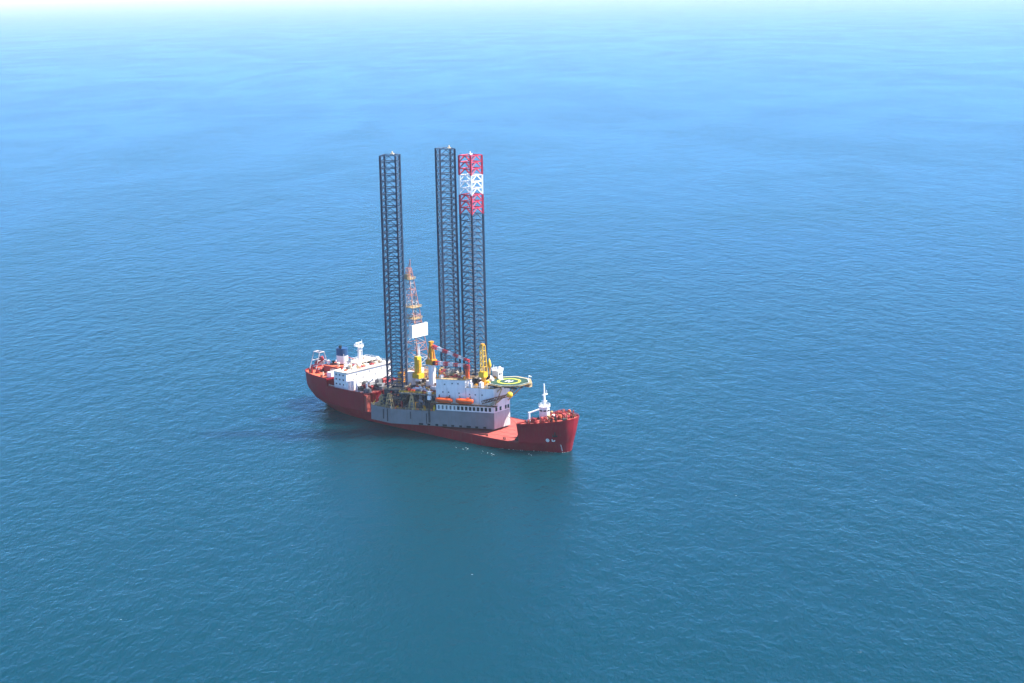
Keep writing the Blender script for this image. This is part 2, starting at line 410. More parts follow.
MB().rail([(-64.4,-1.9,26.9),(-54.6,-1.9,26.9),(-54.6,15.4,26.9),(-64.4,15.4,26.9)], 1.1, .06, closed=True).build('railing', WHITE, house)
for i, (x, y, s_, h_) in enumerate(((-50,-10,1.6,1.4),(-51,-4,1.2,1.8),(-52.5,3,2.2,1.2),(-50.5,9,1.4,1.6),(-53,14,2,1.8),(-60,-6,1.6,1.3),(-60,9,2,1.6))):
    z0 = 25 if x > -54.6 or y < -2 else 26.9
    MB().box(x-s_/2, x+s_/2, y-s_/2, y+s_/2, z0, z0+h_).build('roof_locker', CREAM if i % 3 == 0 else WHITE, house)
# radome, antennas
MB().lathe((-52,12,25),[(.3,0),(.3,1.4),(1.1,1.6),(1.5,2.5),(1.1,3.5),(.3,4)],12).build('radome', WHITE, house, True)
MB().tube((-60,7,26.9),(-60,7,36.5),.22,6).box(-60.3,-59.7,6.2,7.8,34.2,34.5).build('aerial_pole', WHITE, house)
MB().tube((-59,-8.5,25),(-59,-8.5,33),.12,5).build('aerial_pole', WHITE, house)
# radar mast
mast = MB().lathe((-58.5,3.4,26.9),[(1.05,0),(.85,8.2)],10).build('radar_mast', WHITE, ship)
MB().box(-60.4,-56.6,1.3,5.5,35.6,36.1).build('mast_platform', WHITE, mast)
MB().rail([(-60.4,1.3,36.1),(-56.6,1.3,36.1),(-56.6,5.5,36.1),(-60.4,5.5,36.1)],1.0,.06,1.5,True).build('railing', WHITE, mast)
MB().box(-58.8,-58.2,1.0,5.8,37.8,38.2).tube((-58.5,3.4,36.1),(-58.5,3.4,37.8),.3,6).build('radar_scanner', WHITE, mast)
MB().tube((-57.2,4.6,36.1),(-57.2,4.6,39.6),.14,5).build('aerial_pole', WHITE, mast)
MB().box(-59.6,-57.4,2.4,4.4,33.2,33.5).build('mast_platform', WHITE, mast)
# funnel on its casing
casing = MB().box(-79, -67, -6.5, 6.5, 19.4, 23.3).build('engine_casing', GEARRED, ship)
MB().box(-79.3, -66.7, -6.8, 6.8, 23.3, 23.6).build('roof_edge', ORANGERED, casing)
fun = MB().prism([(3.6*math.cos(t)*1.05-72, 3.2*math.sin(t)+2.2) for t in [i*PI/10 for i in range(20)]], 23.6, 29.0).build('funnel', WHITE, ship)
MB().prism([(3.62*math.cos(t)*1.05-72, 3.22*math.sin(t)+2.2) for t in [i*PI/10 for i in range(20)]], 29.0, 33.3).build('blue_band', BLUE, fun)
MB().prism([(3.64*math.cos(t)*1.05-72, 3.24*math.sin(t)+2.2) for t in [i*PI/10 for i in range(20)]], 23.6, 24.3).build('funnel_foot', BLACK, fun)
MB().lathe((-72.2,1.0,33.3),[(.95,0),(.95,1.5)],10).build('exhaust_pipe', BLACK, fun)
MB().lathe((-70.6,-.3,33.3),[(.4,0),(.4,1.0)],8).build('exhaust_pipe', BLACK, fun)
# poop gear
pz = 19.4
MB().box(-66.5,-62.6,-15.5,-9,pz,pz+3.2).build('deck_house', WHITE, ship)
MB().box(-66,-62.4,8,16,pz,pz+3.4).build('deck_house', WHITE, ship)
MB().tube((-82,-13.2,pz),(-82,-13.2,pz+4.6),.55,8).tube((-82,-13.2,pz+4.6),(-76.5,-12.6,pz+6.2),.35,6).build('stores_crane', BOATRED, ship)
MB().tube((-70,12,pz),(-70,12,pz+5),.5,8).tube((-70,12,pz+5),(-76,10,pz+6.5),.3,6).build('stores_crane', GEARRED, ship)
def winch(name, parent, x, y, z, s=1., m=GEARRED, rz=0):
    b = MB().box(-1.3*s,1.3*s,-1.6*s,1.6*s,0,.3*s)
    b.tube((0,-1.3*s,1.1*s),(0,1.3*s,1.1*s),.75*s,10).tube((0,-1.4*s,1.1*s),(0,-1.25*s,1.1*s),1.05*s,12).tube((0,1.25*s,1.1*s),(0,1.4*s,1.1*s),1.05*s,12)
    b.box(-.5*s,.7*s,1.4*s,2.1*s,.3*s,1.7*s).tube((0,-2.0*s,1.1*s),(0,-1.4*s,1.1*s),.45*s,8)
    return b.build(name, m, parent, False, (x,y,z), rz)
for x, y, r in ((-82,6,.4),(-82,-6,0),(-80,10,1.2),(-80,-10.5,.8)): winch('mooring_winch', ship, x, y, pz, 1.1, GEARRED, r)
for x, y in ((-87.5,-10),(-88.5,8),(-84,-13),(-70,-16.6),(-83,13)): link('bollard', bol, ship, (x, y, pz))
random.seed(17)
for k in range(26):
    x = random.uniform(-88, -63.5); hw = hb(x, 20)-1.8; y = random.uniform(-hw, hw)
    if -80 < x < -66 and abs(y) < 7.6 or (x < -80 and abs(y+2) < 6) or (x > -67.5 and (y < -8 or y > 7)): continue
    s_ = random.uniform(.5, 1.2); h_ = random.uniform(1, 3.2); g = MB().box(-s_,s_,-s_*.7,s_*.7,0,h_*.5)
    if k % 3 == 0: g.tube((-s_,0,h_*.6),(s_,0,h_*.6),h_*.3,8)
    elif k % 3 == 1: g.lathe((0,0,h_*.5),[(s_*.5,0),(s_*.5,h_*.4),(s_*.8,h_*.5),(s_*.3,h_*.7)],8)
    else: g.tube((0,0,h_*.5),(.4,.2,h_*1.3),.2,6)
    g.build('deck_fitting', random.choice([GEARRED, BOATRED, WHITE, RUSTY, BLACK, CREAM]), ship, False, (x, y, pz), random.uniform(0, 3))
for k in range(5): MB().box(-.35,.35,-.5,.5,0,2.0).build('casing_door', WHITE if k % 2 else BLACK, casing, False, (-66.85, -4.6+k*2.3, 19.5))
for x, y, h_, m_ in ((-77,-4,2.6,WHITE),(-76.5,4.5,2.0,BOATRED),(-68.2,-4.6,2.4,CREAM),(-68.4,5,1.6,WHITE),(-77.6,0,1.4,BLACK)):
    MB().lathe((x,y,23.6),[(.6,0),(.6,h_*.6),(1.0,h_*.7),(1.0,h_),(.3,h_+.3)],10).build('vent', m_, casing)
# free-fall boat ramp at the stern
ramp = MB()
for x in (-92.6, -87.6):
    for t in (-1, 1): ramp.tube((x-.6*(x<-90),t*5.2,pz),(x,t*1.7,pz+10.4),.26,6,.2)
    ramp.tube((x,-1.9,pz+10.3),(x,1.9,pz+10.3),.3,6).tube((x,-3.4,pz+5.4),(x,3.4,pz+5.4),.2,6)
for t in (-1, 1):
    ramp.tube((-92.6,t*1.7,pz+10.3),(-87.6,t*1.7,pz+10.3),.26,6).tube((-93.6,t*1.3,pz+.8),(-84.6,t*1.3,pz+5.6),.28,6).tube((-84.6,t*1.3,pz),(-84.6,t*1.3,pz+5.6),.24,6)
ramp.build('boat_ramp', RAMPG, ship, False, (2.4,-2.2,0))
# machinery between the house and the aft-hull front
ms = MB().box(-46.5,-33,-6,14,14.6,16.2).build('machinery_platform', MID, ship)
for x, y, h_, c in ((-44,-6,3.4,DARK),(-40,-10,2.6,GEARRED),(-36,-4,2.8,DARK),(-42,3,3.6,MID),(-36,8,3.2,GEARRED),(-44,11,3.0,DARK),(-34,-14,2.0,MID),(-40,-14.5,2.4,DARK)):
    MB().box(x-1.6,x+1.6,y-1.8,y+1.8,14.6,14.6+h_).tube((x,y-1.2,14.6+h_),(x,y+1.2,14.6+h_),.8,8).build('deck_machine', c, ship)
for x, y in ((-38,-8),(-41,6),(-34,3)): winch('mooring_winch', ship, x, y, 14.6 if y < -6 else 16.2, 1.2, GEARRED)
MB().tube((-36.5,-12,14.6),(-36.5,-12,19.5),.7,8).tube((-36.5,-12,19.2),(-36.5,-7,20.5),.4,6).build('stores_crane', WHITE, ship)
MB().tube((-40,-16.5,14.6),(-40,-16.5,19.5),.5,8).build('vent_post', WHITE, ship)
MB().tube((-43.5,-17,14.6),(-43.5,-17,17.5),.6,8).build('vent_post', WHITE, ship)
MB().rail([(-61,-19.2,15.7),(-47,-19.7,15.7),(-31.4,-19.7,15.7)],.9,.06).build('railing', WHITE, ship)
# ---- forecastle gear
fz = lambda x: fc_top(x) - .55
fh = MB().prism([(87.6+2.9*math.cos(t), 0.0+2.9*math.sin(t)) for t in [PI/8+i*PI/4 for i in range(8)]], fz(90), fz(90)+6.4).build('foremast_house', WHITE, fore)
MB().prism([(87.6+3.3*math.cos(t), 0.0+3.3*math.sin(t)) for t in [PI/8+i*PI/4 for i in range(8)]], fz(90)+6.4, fz(90)+6.7).build('roof_edge', WHITE, fh)
for i in range(8):
    t = i*PI/4
    MB().box(-.06,.12,-.8,.8,-.35,.35).build('window', GLASS, fh, False, (87.6+2.72*math.cos(t), 0.0+2.72*math.sin(t), fz(90)+4.5), t)
MB().rail([(87.6+3.2*math.cos(t), 0.0+3.2*math.sin(t), fz(90)+6.7) for t in [PI/8+i*PI/4 for i in range(8)]],1.1,.07,1.5,True).build('railing', WHITE, fh)
fm_ = MB().lathe((87.6,0,fz(90)+6.7),[(.85,0),(.55,6),(.35,12)],8).build('foremast', WHITE, fore)
MB().box(87.1,88.1,-1.3,2.4,fz(90)+12.6,fz(90)+13).build('mast_arm', WHITE, fm_)
MB().box(86.4,88.8,-1,1,fz(90)+9.2,fz(90)+9.5).build('mast_platform', WHITE, fm_)
MB().tube((87.9,1.7,fz(90)+13),(87.9,1.7,fz(90)+15),.14,5).build('aerial_pole', WHITE, fm_)
dv = MB().tube((85.8,-10.4,fz(86)),(85.8,-10.4,fz(86)+5.4),.62,8).tube((85.8,-10.4,fz(86)+5.0),(89.2,-6.0,fz(86)+6.6),.42,8).build('deck_davit', WHITE, fore)
MB().cbox((85.8,-10.4,fz(86)+.6),(2.0,2.0,1.2)).build('pedestal', WHITE, dv)
for x, y, s_, r in ((97,4.2,1.35,.2),(97.5,-2.6,1.35,-.2),(93.5,-6.5,1.1,.6),(91,9.6,1.1,1.9),(101.5,1,1.1,0),(88.5,-9.5,1.0,.3),(87.5,11,1.,.2),(95.5,8.2,1.,.9),(102.5,4.4,.8,.9)):
    winch('windlass' if s_ > 1.2 else 'mooring_winch', fore, x, y, fz(x), s_, GEARRED, r)
for x, y in ((89,-14.4),(94.5,-10.6),(100.5,-6),(104.5,3),(101,7.4),(94,12.4),(88,15.4),(98.6,-7.2),(86.5,-13)): link('bollard', bol, fore, (x, y, fz(x)), .5)
for x, y, h_ in ((93,1,2.2),(95.2,-1.2,1.8),(99.5,3.2,2.2),(86.6,4,2.4),(87,0,1.6),(93.4,-3.6,2.6),(98.2,-5.2,1.8),(90.5,-5.2,1.8),(99,6.2,2.),(103.6,.4,1.6),(85.8,8,2.2)):
    MB().lathe((x,y,fz(x)),[(.4,0),(.4,h_*.6),(.8,h_*.7),(.8,h_),(.2,h_+.25)],8).build('vent', random.choice([GEARRED, DECKRED, BOATRED, WHITE, TAN]), fore)
random.seed(11)
for k in range(44):
    x = random.uniform(85.2, 106.5); hw = hb(x, fc_top(x))-1.6; y = random.uniform(-hw, hw)
    if (x-87.6)**2 + y*y < 14 or hw < 1: continue
    s_ = random.uniform(.45, 1.05); h_ = random.uniform(.9, 3.0); g = MB().box(-s_,s_,-s_*.7,s_*.7,0,h_*.5)
    if k % 3 == 0: g.tube((-s_,0,h_*.6),(s_,0,h_*.6),h_*.35,8)
    elif k % 3 == 1: g.lathe((0,0,h_*.5),[(s_*.5,0),(s_*.5,h_*.4),(s_*.8,h_*.5),(s_*.3,h_*.7)],8)
    else: g.tube((0,0,h_*.5),(.5,.3,h_*1.2),.2,6).tube((-s_*.6,0,h_*.5),(-s_*.6,0,h_),.25,6)
    g.build('deck_fitting', random.choice([GEARRED, BOATRED, DECKRED, GEARRED, RUSTY, BLACK, ORANGERED]), fore, False, (x, y, fz(x)), random.uniform(0, 3))
g = MB(); pts = [(84.3+i*1.9, -(hb(84.3+i*1.9, fc_top(84.3+i*1.9))-.5), fc_top(84.3+i*1.9)) for i in range(12)]
g.rail(pts, .9, .06, 2).build('railing', GEARRED, fore); MB().rail([(x,-y,z) for x, y, z in pts], .9, .06, 2).build('railing', GEARRED, fore)
g = MB(); g.rail([(84.15,-18,fz(84)),(84.15,18,fz(84))],1.1,.07,2).build('railing', GEARRED, fore)
g = MB(); 
for i in range(8): g.tube((97.2+i*.75,-2+i*.1,fz(98)+.5+i*.02),(97.8+i*.75,-2+i*.1,fz(98)+.45),.28,5)
g.build('anchor_chain', BLACK, fore)
anch = MB().cbox((0,0,0),(.5,.5,2.6)).cbox((0,0,-1.3),(.7,2.4,.5)).cbox((0,-1.1,-.8),(.5,.35,1.2)).cbox((0,1.1,-.8),(.5,.35,1.2))
anch.build('anchor', BLACK, fore, False, (101.6, -(hb(101.6, 10.5)+.15), 10.6), math.radians(-35))
# white thruster marks on the bow plating
def hull_pt(x, z):
    y = -hb(x, z); e = .25
    tx = Vector((2*e, -(hb(x+e, z)-hb(x-e, z)), 0)).normalized(); tz = Vector((0, -(hb(x, z+e)-hb(x, z-e)), 2*e)).normalized()
    nn = tx.cross(tz).normalized()
    return Vector((x, y, z)), tx, tz, nn
def decal(name, x, z, polys, mat, parent):
    p, tx, tz, nn = hull_pt(x, z); g = MB()
    if nn.y > 0: nn = -nn
    for poly in polys:
        fr = [p + tx*a + tz*b + nn*.10 for a, b in poly]; bk = [q - nn*.3 for q in fr]; k = len(poly)
        g.add(fr+bk, [tuple(range(k))] + [(i, (i+1) % k, k+(i+1) % k, k+i) for i in range(k)])
    o = g.build(name, mat, parent); fix_normals(o); return o
ring = [[(r1*math.cos(a), r1*math.sin(a)), (r1*math.cos(b), r1*math.sin(b)), (r0*math.cos(b), r0*math.sin(b)), (r0*math.cos(a), r0*math.sin(a))]
        for a, b in [(i*PI/8, (i+1)*PI/8) for i in range(16)] for r0, r1 in ((.6, .95),)]
cr = [[(-.6*c-.14*c, -.6*c+.14*c), (-.6*c+.14*c, -.6*c-.14*c), (.6*c+.14*c, .6*c-.14*c), (.6*c-.14*c, .6*c+.14*c)] for c in (.75,)]
cr += [[(a, -b) for a, b in q] for q in cr]
decal('thruster_mark', 97.6, 6.9, ring + cr, MARKW, fore)
decal('bulb_mark', 100.4, 6.9, [[(-.9,-.55),(.5,-.55),(.9,-.1),(.9,.3),(.45,.3),(.3,-.05),(-.9,-.05)], [(-.9,.1),(-.4,.1),(-.4,.7),(-.9,.7)]], MARKW, fore)
for k in range(7):
    decal('draught_mark', 103.1, 1.0+k*.55, [[(-.25,-.14),(.25,-.14),(.25,.14),(-.25,.14)]], MARKW, hull)
# timber cribbing under the rig
crib = MB().box(-1.1,1.1,-.55,.55,0,.98).mesh('cribbing_block', WOOD)
for x in range(-12, 58, 5):
    hw = 28 if x < 4 else 28 - (x-4)*.45
    for y in [-18+j*4.5 for j in range(9)]:
        if abs(y+CY) < hw-1: link('cribbing_block', crib, ship, (x, y, DK))

# ================================================================== THE RIG
rig = empty('jackup_rig', wpos(0, 0, 6.2), HEAD)
tag(rig, 'grey jack-up drilling rig with three tall lattice legs carried on the red ship', 'drilling rig')
ZB = 6.2
class RB(MB):                       # rig coordinates are given from the waterline
    def build(s, name, mats, parent=None, smooth=False, loc=(0,0,0), rz=0):
        if parent is None or parent is rig: return MB.build(s, name, mats, rig, smooth, (loc[0], loc[1], loc[2]-ZB), rz)
        return MB.build(s, name, mats, parent, smooth, loc, rz)
HT = 14.4
HP = [(-14,-29),(-12,-31),(4,-31),(58.5,-6.5),(58.5,6.5),(4,31),(-12,31),(-14,29)]
rhull = RB().prism(HP, ZB, HT).build('hull', RIGGREY, rig)
inn = [(x*.985+.2, y*.985) for x, y in HP]
RB().prism(inn, HT, HT+.06).build('weather_deck', DECKGREY, rhull)
RB().prism([(27.5,-20.45),(58.52,-6.52),(58.52,6.52),(27.5,20.45)], HT+.004, 15.3).build('deck_coaming', RIGGREY, rhull)
dgn = lambda x, o=0.: -31 + (x-4)*24.5/54.5 - o       # y of the starboard slanting side at x, moved out by o
DA = math.atan2(24.5, 54.5)
RB().box(58.5,58.54,-6.45,6.45,6.4,15.25).build('bow_plate', BOWP, rhull)
# dark fenders, ladders and overboard pipes on the starboard side
for x, z0, z1, wd in ((24.5,8.0,15.5,1.0),(23.0,7.2,13.0,.4),(14.5,9.5,13.5,.35),(-2,8,13.5,.4),(1.2,7,14,.5)):
    y = dgn(x, .1) if x > 4 else -31.1
    RB().cbox((x, y, (z0+z1)/2), (wd, .5, z1-z0), DA if x > 4 else 0).build('side_fender', DARK, rhull)
for i in range(9):
    x = 20+i*4.2; RB().cbox((x, dgn(x,.15), 6.9), (1.5 if i % 3 else 2.4, .45, .9), DA).build('sea_chest', BLACK, rhull)

# ---- legs
LA, BAYS, LTOP = 4.2, 40, 153.2
BH = 3.5; LBOT = LTOP - BAYS*BH
def bay_mesh(k=1.0):
    g = MB(); c = [(-LA,-LA),(LA,-LA),(LA,LA),(-LA,LA)]
    for i in range(4):
        (x0,y0),(x1,y1) = c[i], c[(i+1) % 4]; mx, my = (x0+x1)/2, (y0+y1)/2
        g.tube((x0,y0,BH),(x1,y1,BH),.21*k,5); g.tube((mx,my,BH),(x0,y0,.15),.185*k,5); g.tube((mx,my,BH),(x1,y1,.15),.185*k,5)
    m = [((c[i][0]+c[(i+1)%4][0])/2, (c[i][1]+c[(i+1)%4][1])/2) for i in range(4)]
    for i in range(4): g.tube((*m[i],BH),(*m[(i+1)%4],BH),.10,4)
    return g.mesh('brace_bay', NAVYB)
BAY = bay_mesh(); BAYTOP = bay_mesh(1.35)
def leg(x, y, rot, banded):
    g = MB()
    def mi(z):
        if not banded: return 0
        k = int((LTOP - z) / BH); return 1 if k < 3 else 2 if k < 6 else 1 if k < 9 else 0
    cuts = [LBOT, LTOP] if not banded else [LBOT, LTOP-9*BH, LTOP-6*BH, LTOP-3*BH, LTOP]
    for a, b in zip(cuts, cuts[1:]):
        g.cur = mi((a+b)/2)
        for cx, cy in ((-LA,-LA),(LA,-LA),(LA,LA),(-LA,LA)):
            g.tube((cx,cy,a-LBOT),(cx,cy,b-LBOT),.44,8)
            k = .5/math.sqrt(2); s1 = 1 if cx > 0 else -1; s2 = 1 if cy > 0 else -1
            g.cbox((cx+s1*.28,cy+s2*.28,(a+b)/2-LBOT),(.75,.2,b-a), math.atan2(s2,s1))
    l_ = g.build('leg', [NAVY, LEGRED, LEGWHITE], rig, False, (x, y, LBOT-ZB), rot)
    for i in range(BAYS):
        k = BAYS-1-i
        o = link('brace_bay', BAYTOP if banded and k < 9 else BAY, l_, (0,0,i*BH))
        if banded and k < 9:
            o.material_slots[0].link = 'OBJECT'; o.material_slots[0].material = LEGWHITE if 3 <= k < 6 else LEGRED
    return l_
legS = leg(0, -21.6, math.radians(30), False)
legP = leg(0, 21.6, math.radians(-30), False)
legB = leg(39.4, 0, 0, True)
for l_, pos, mt in ((legS,(1.2,1.0),BEACON),(legP,(2.6,1.6),BEACON),(legB,(-LA*.2,LA*.2),MARKW)):
    h_ = BAYS*BH
    MB().box(pos[0]-.9,pos[0]+.9,pos[1]-.9,pos[1]+.9,h_+.2,h_+.8).tube((pos[0],pos[1],h_+.8),(pos[0],pos[1],h_+1.9),.35,8).build('beacon_lamp', mt, l_)
# ---- jack houses: a jacking tower at each chord, with guide frames and catwalks
def jack(x, y, rot, zt):
    root = RB()
    for cx, cy in ((-LA,-LA),(LA,-LA),(LA,LA),(-LA,LA)):
        sx, sy = (1 if cx > 0 else -1), (1 if cy > 0 else -1)
        for k in (0, 1):
            ox, oy = (sx*1.55, 0) if k == 0 else (0, sy*1.55)
            root.box(cx+ox-.55,cx+ox+.55,cy+oy-.55,cy+oy+.55,0,zt-HT)
        for zz in (2.2, 4.4, 6.6):
            if zz < zt-HT-1: root.tube((cx+sx*1.0,cy+sy*1.0,zz),(cx+sx*2.3,cy+sy*2.3,zz),.55,8)
    o = root.build('jack_house', DARK, rig, False, (x,y,HT), rot)
    f = MB(); q = LA+2.1; e = LA-1.3
    for zz in (zt-HT-.3, (zt-HT)*.5):
        f.box(-q,q,-q,-e-.6,zz,zz+.3).box(-q,q,e+.6,q,zz,zz+.3).box(-q,-e-.6,-e-.6,e+.6,zz,zz+.3).box(e+.6,q,-e-.6,e+.6,zz,zz+.3)
    f.build('catwalk', DECKGREY, o)
    MB().rail([(-q,-q,zt-HT),(q,-q,zt-HT),(q,q,zt-HT),(-q,q,zt-HT)],1.1,.08,1.8,True).build('railing', TAN, o)
    return o
jS = jack(0,-21.6,math.radians(30),24.5); jP = jack(0,21.6,math.radians(-30),24.5); jB = jack(39.4,0,0,33.)

# ---- accommodation block round the bow leg
acc_poly = [(28.3,-20.06),(58.46,-6.5),(58.46,6.5),(28.3,20.06),(28.3,7.3),(46.8,7.3),(46.8,-7.3),(28.3,-7.3)]
acc = RB().prism(acc_poly, 15.3, 28.7).build('accommodation', RIGWHITE, rig)
RB().prism([(28.4,-19.9),(43.6,-13.1),(43.6,-7.4),(28.4,-7.4)], 28.7, 32.6).build('upper_storey', RIGWHITE, acc)
RB().prism([(28.1,-20.3),(43.9,-13.2),(43.9,-7.2),(28.1,-7.2)], 32.6, 32.85).build('roof_edge', TAN, acc)
RB().prism([(44.0,-13.0),(58.6,-6.6),(58.6,6.6),(47,11.5),(47,7.3),(46.6,-7.3),(44,-7.3)], 28.7, 28.9).build('roof_edge', TAN, acc)
def on_diag(name, x, z, d, mat, parent, out_=0.0): return RB().cbox((x, dgn(x, out_/math.cos(DA)), z), d, DA).build(name, mat, parent)
for i in range(14):                                   # window band low on the slanting side
    x = 29.6 + i*2.06
    on_diag('window', x, 17.0, (1.4 if i > 4 else .9, .16, 2.1), GLASS if i > 4 else MID, acc, .0)
    if i: on_diag('window_post', x-1.03, 17.0, (.3, .3, 2.5), RIGWHITE, acc, .02)
for y in (-4.6, -1.2, 3.0, 5.2): RB().box(58.44, 58.56, y-.75 if y != 3.0 else y-.5, y+.75, 16.0, 18.1).build('window', GLASS, acc)
for x, z in ((32,25.6),(35,25.6),(40.5,25.4),(46,25),(49,25),(52.5,25),(33,29.9),(37,30.6),(40,30.6)):
    on_diag('window', x, z, (.8,.14,.7), MID, acc, .0)
for x in (34.2, 44, 51): on_diag('wall_seam', x, 24, (.12, .12, 8.6), MID, acc, .0)
# walkway and rails along the slanting side
RB().prism([(27.5,-20.45),(60.5,-5.6),(61.6,-7.9),(27.5,-23.2)], 19.25, 19.5).build('walkway', RUSTY, acc)
RB().rail([(27.6,-23.1,19.5),(61.4,-8.0,19.5),(60.6,-5.6,19.5)],1.1,.07,2.4).build('railing', TAN, acc)
for i in range(9):
    x = 29 + i*3.8; RB().tube((x, dgn(x), 16.2+2.4), (x+.9, dgn(x, 2.4), 19.3), .12, 4).build('bracket', DARK, acc)
RB().rail([(28.2,-20.1,32.85),(43.8,-13.2,32.85),(43.8,-7.3,32.85),(28.2,-7.3,32.85)],1.1,.07,2,True).build('railing', TAN, acc)
RB().rail([(44.2,-12.9,28.9),(58.4,-6.6,28.9)],1.1,.07,2).build('railing', MARKW, acc)
# roof gear
for i, (x, y, s_, h_, m_) in enumerate(((30,-17,1.8,1.6,RIGWHITE),(33,-14,2.4,1.2,RUSTY),(36.5,-12.5,1.6,2,GEARRED),(40.5,-10.5,2.2,1.5,RIGWHITE),(31,-10,2,1.8,TAN),(42.3,-12,1.2,1.6,AMBER))):
    RB().box(x-s_/2,x+s_/2,y-s_/2,y+s_/2,32.85,32.85+h_).box(x-s_/3,x+s_/3,y-s_/3,y+s_/3,32.85+h_,33.1+h_).build('roof_unit', m_, acc)
for i in range(7): RB().tube((30,-16.4+i*.55,33.2+.3*(i % 2)),(41,-11.6+i*.55,33.2+.3*(i % 2)),.24,6).build('drill_pipe', BOOMRED if i % 2 else PIPE, acc)
for i, (x, y, h_, m_) in enumerate(((46,-11,2.2,RIGWHITE),(48.5,-9.2,1.6,AMBER),(51,-8,2.6,RIGWHITE),(54,-6.8,1.4,TAN),(48,-6,3,RUSTY),(52,-3.5,2.4,YELLOW),(50.5,1,3.4,RIGWHITE),(48.5,6,2.6,AMBER),(53,6,2.2,RIGWHITE),(55.5,-4.5,1.5,MID))):
    RB().box(x-1,x+1,y-.9,y+.9,28.9,28.9+h_).tube((x-.6,y,28.9+h_),(x+.6,y,28.9+h_),.6,8).build('roof_unit', m_, acc)
# white control cabin behind the helideck
cab = RB().box(45.9,50.5,6.4,10.0,28.9,35.0).build('radio_cabin', RIGWHITE, rig)
RB().box(45.6,50.8,6.1,10.3,35.0,35.25).build('roof_edge', RIGWHITE, cab)
RB().rail([(45.6,6.1,35.25),(50.8,6.1,35.25),(50.8,10.3,35.25),(45.6,10.3,35.25)],1.1,.08,1.5,True).build('railing', RIGWHITE, cab)
for y in (7.2,8.6): RB().box(50.45,50.58,y-.45,y+.45,32.8,34).build('window', GLASS, cab)
RB().tube((46.6,7,35.25),(46.6,7,38.2),.12,5).build('aerial_pole', MARKW, cab)
RB().lathe((49.4,8.8,35.25),[(.2,0),(.2,.6),(.7,.8),(.9,1.4),(.5,2.0),(.1,2.2)],10).build('radome', MARKW, cab, True)

# ---- helideck
HC = (59.2, 5.4); HZ = 31.0; HR = 11.6
octo = lambda r, z=None: [(HC[0]+r*math.cos(PI/8+i*PI/4), HC[1]+r*math.sin(PI/8+i*PI/4)) for i in range(8)]
heli = RB().prism(octo(HR), HZ-.5, HZ).build('helideck', GREEN, rig)
def ringmesh(r0, r1, z0, z1, n=40):
    g = RB()
    for i in range(n):
        a, b = 2*PI*i/n, 2*PI*(i+1)/n
        g.prism([(HC[0]+r0*math.cos(a),HC[1]+r0*math.sin(a)),(HC[0]+r1*math.cos(a),HC[1]+r1*math.sin(a)),(HC[0]+r1*math.cos(b),HC[1]+r1*math.sin(b)),(HC[0]+r0*math.cos(b),HC[1]+r0*math.sin(b))], z0, z1)
    return g
ringmesh(5.2, 6.6, HZ, HZ+.02).build('landing_circle', RINGY, heli)
hm = RB()
for dx, dy, lx, ly in ((-1.2,0,.8,4.2),(1.2,0,.8,4.2),(0,0,1.7,.8)): hm.box(HC[0]+dx-lx/2,HC[0]+dx+lx/2,HC[1]+dy-ly/2,HC[1]+dy+ly/2,HZ,HZ+.025)
hm.build('landing_letter', MARKW, heli)
g = RB()
o1, o2 = octo(HR-.15), octo(HR-.4)
for i in range(8): g.prism([o1[i],o1[(i+1)%8],o2[(i+1)%8],o2[i]], HZ, HZ+.02)
g.build('edge_line', MARKW, heli)
o3 = octo(HR+1.6)
for i in range(8):
    a, b, c_, d_ = octo(HR+.02)[i], octo(HR+.02)[(i+1)%8], o3[(i+1)%8], o3[i]
    k = RB().add([(a[0],a[1],HZ-.45),(b[0],b[1],HZ-.45),(c_[0],c_[1],HZ-.15),(d_[0],d_[1],HZ-.15),(a[0],a[1],HZ-.55),(b[0],b[1],HZ-.55),(c_[0],c_[1],HZ-.25),(d_[0],d_[1],HZ-.25)],
             [(0,1,2,3),(7,6,5,4),(0,4,5,1),(1,5,6,2),(2,6,7,3),(3,7,4,0)]).build('safety_net', TAN, heli)
for i in range(-4, 5):
    hw = math.sqrt(max(1, (HR*.92)**2-(i*2.5)**2))
    RB().box(HC[0]+i*2.5-.2,HC[0]+i*2.5+.2,HC[1]-hw,HC[1]+hw,HZ-1.5,HZ-.5).build('deck_beam', DARK, heli)
for y in (-5, 0, 5): RB().box(HC[0]-10,HC[0]+10,HC[1]+y-.3,HC[1]+y+.3,HZ-2.4,HZ-1.5).build('deck_girder', DARK, heli)
for (a, b) in (((58.6,-4.5,20.5),(66,1,HZ-2.4)),((58.6,5,20.5),(67.5,6,HZ-2.4)),((54,-8.2,21),(60,-2,HZ-2.4)),((58.6,-5.5,19.6),(61,-2.6,HZ-2.4)),((57,7,22),(62,12,HZ-2.4)),((50,-10,22.5),(57,-3.5,HZ-2.4))):
    RB().tube(a, b, .32, 6).build('support_strut', TAN, heli)
bb = RB().truss((53,-9.6,21.2),(67.5,-5.6,26.2),1.5,1.5,.16,8,taper=.8).build('burner_boom', RUSTY, rig)
RB().truss((57,-7.4,19.8),(64,-4.6,25),1.0,1.0,.13,5).build('boom_stay', TAN, bb)
RB().lathe((68.8,-5.0,26.8),[(.3,-1.6),(1.2,-1.3),(1.65,-.5),(1.65,.5),(1.2,1.3),(.3,1.6)],12).build('burner_head', YELLOW, bb, True)
RB().box(67.0,70.5,9.0,11.5,HZ-2.6,HZ-.6).build('landing_stair', TAN, heli)
RB().tube((68.9,10.6,HZ),(68.9,10.6,HZ+3.4),.14,5).tube((68.9,10.6,HZ+3.2),(70.6,11,HZ+3),.42,8,.2).build('wind_sock', MARKW, heli)

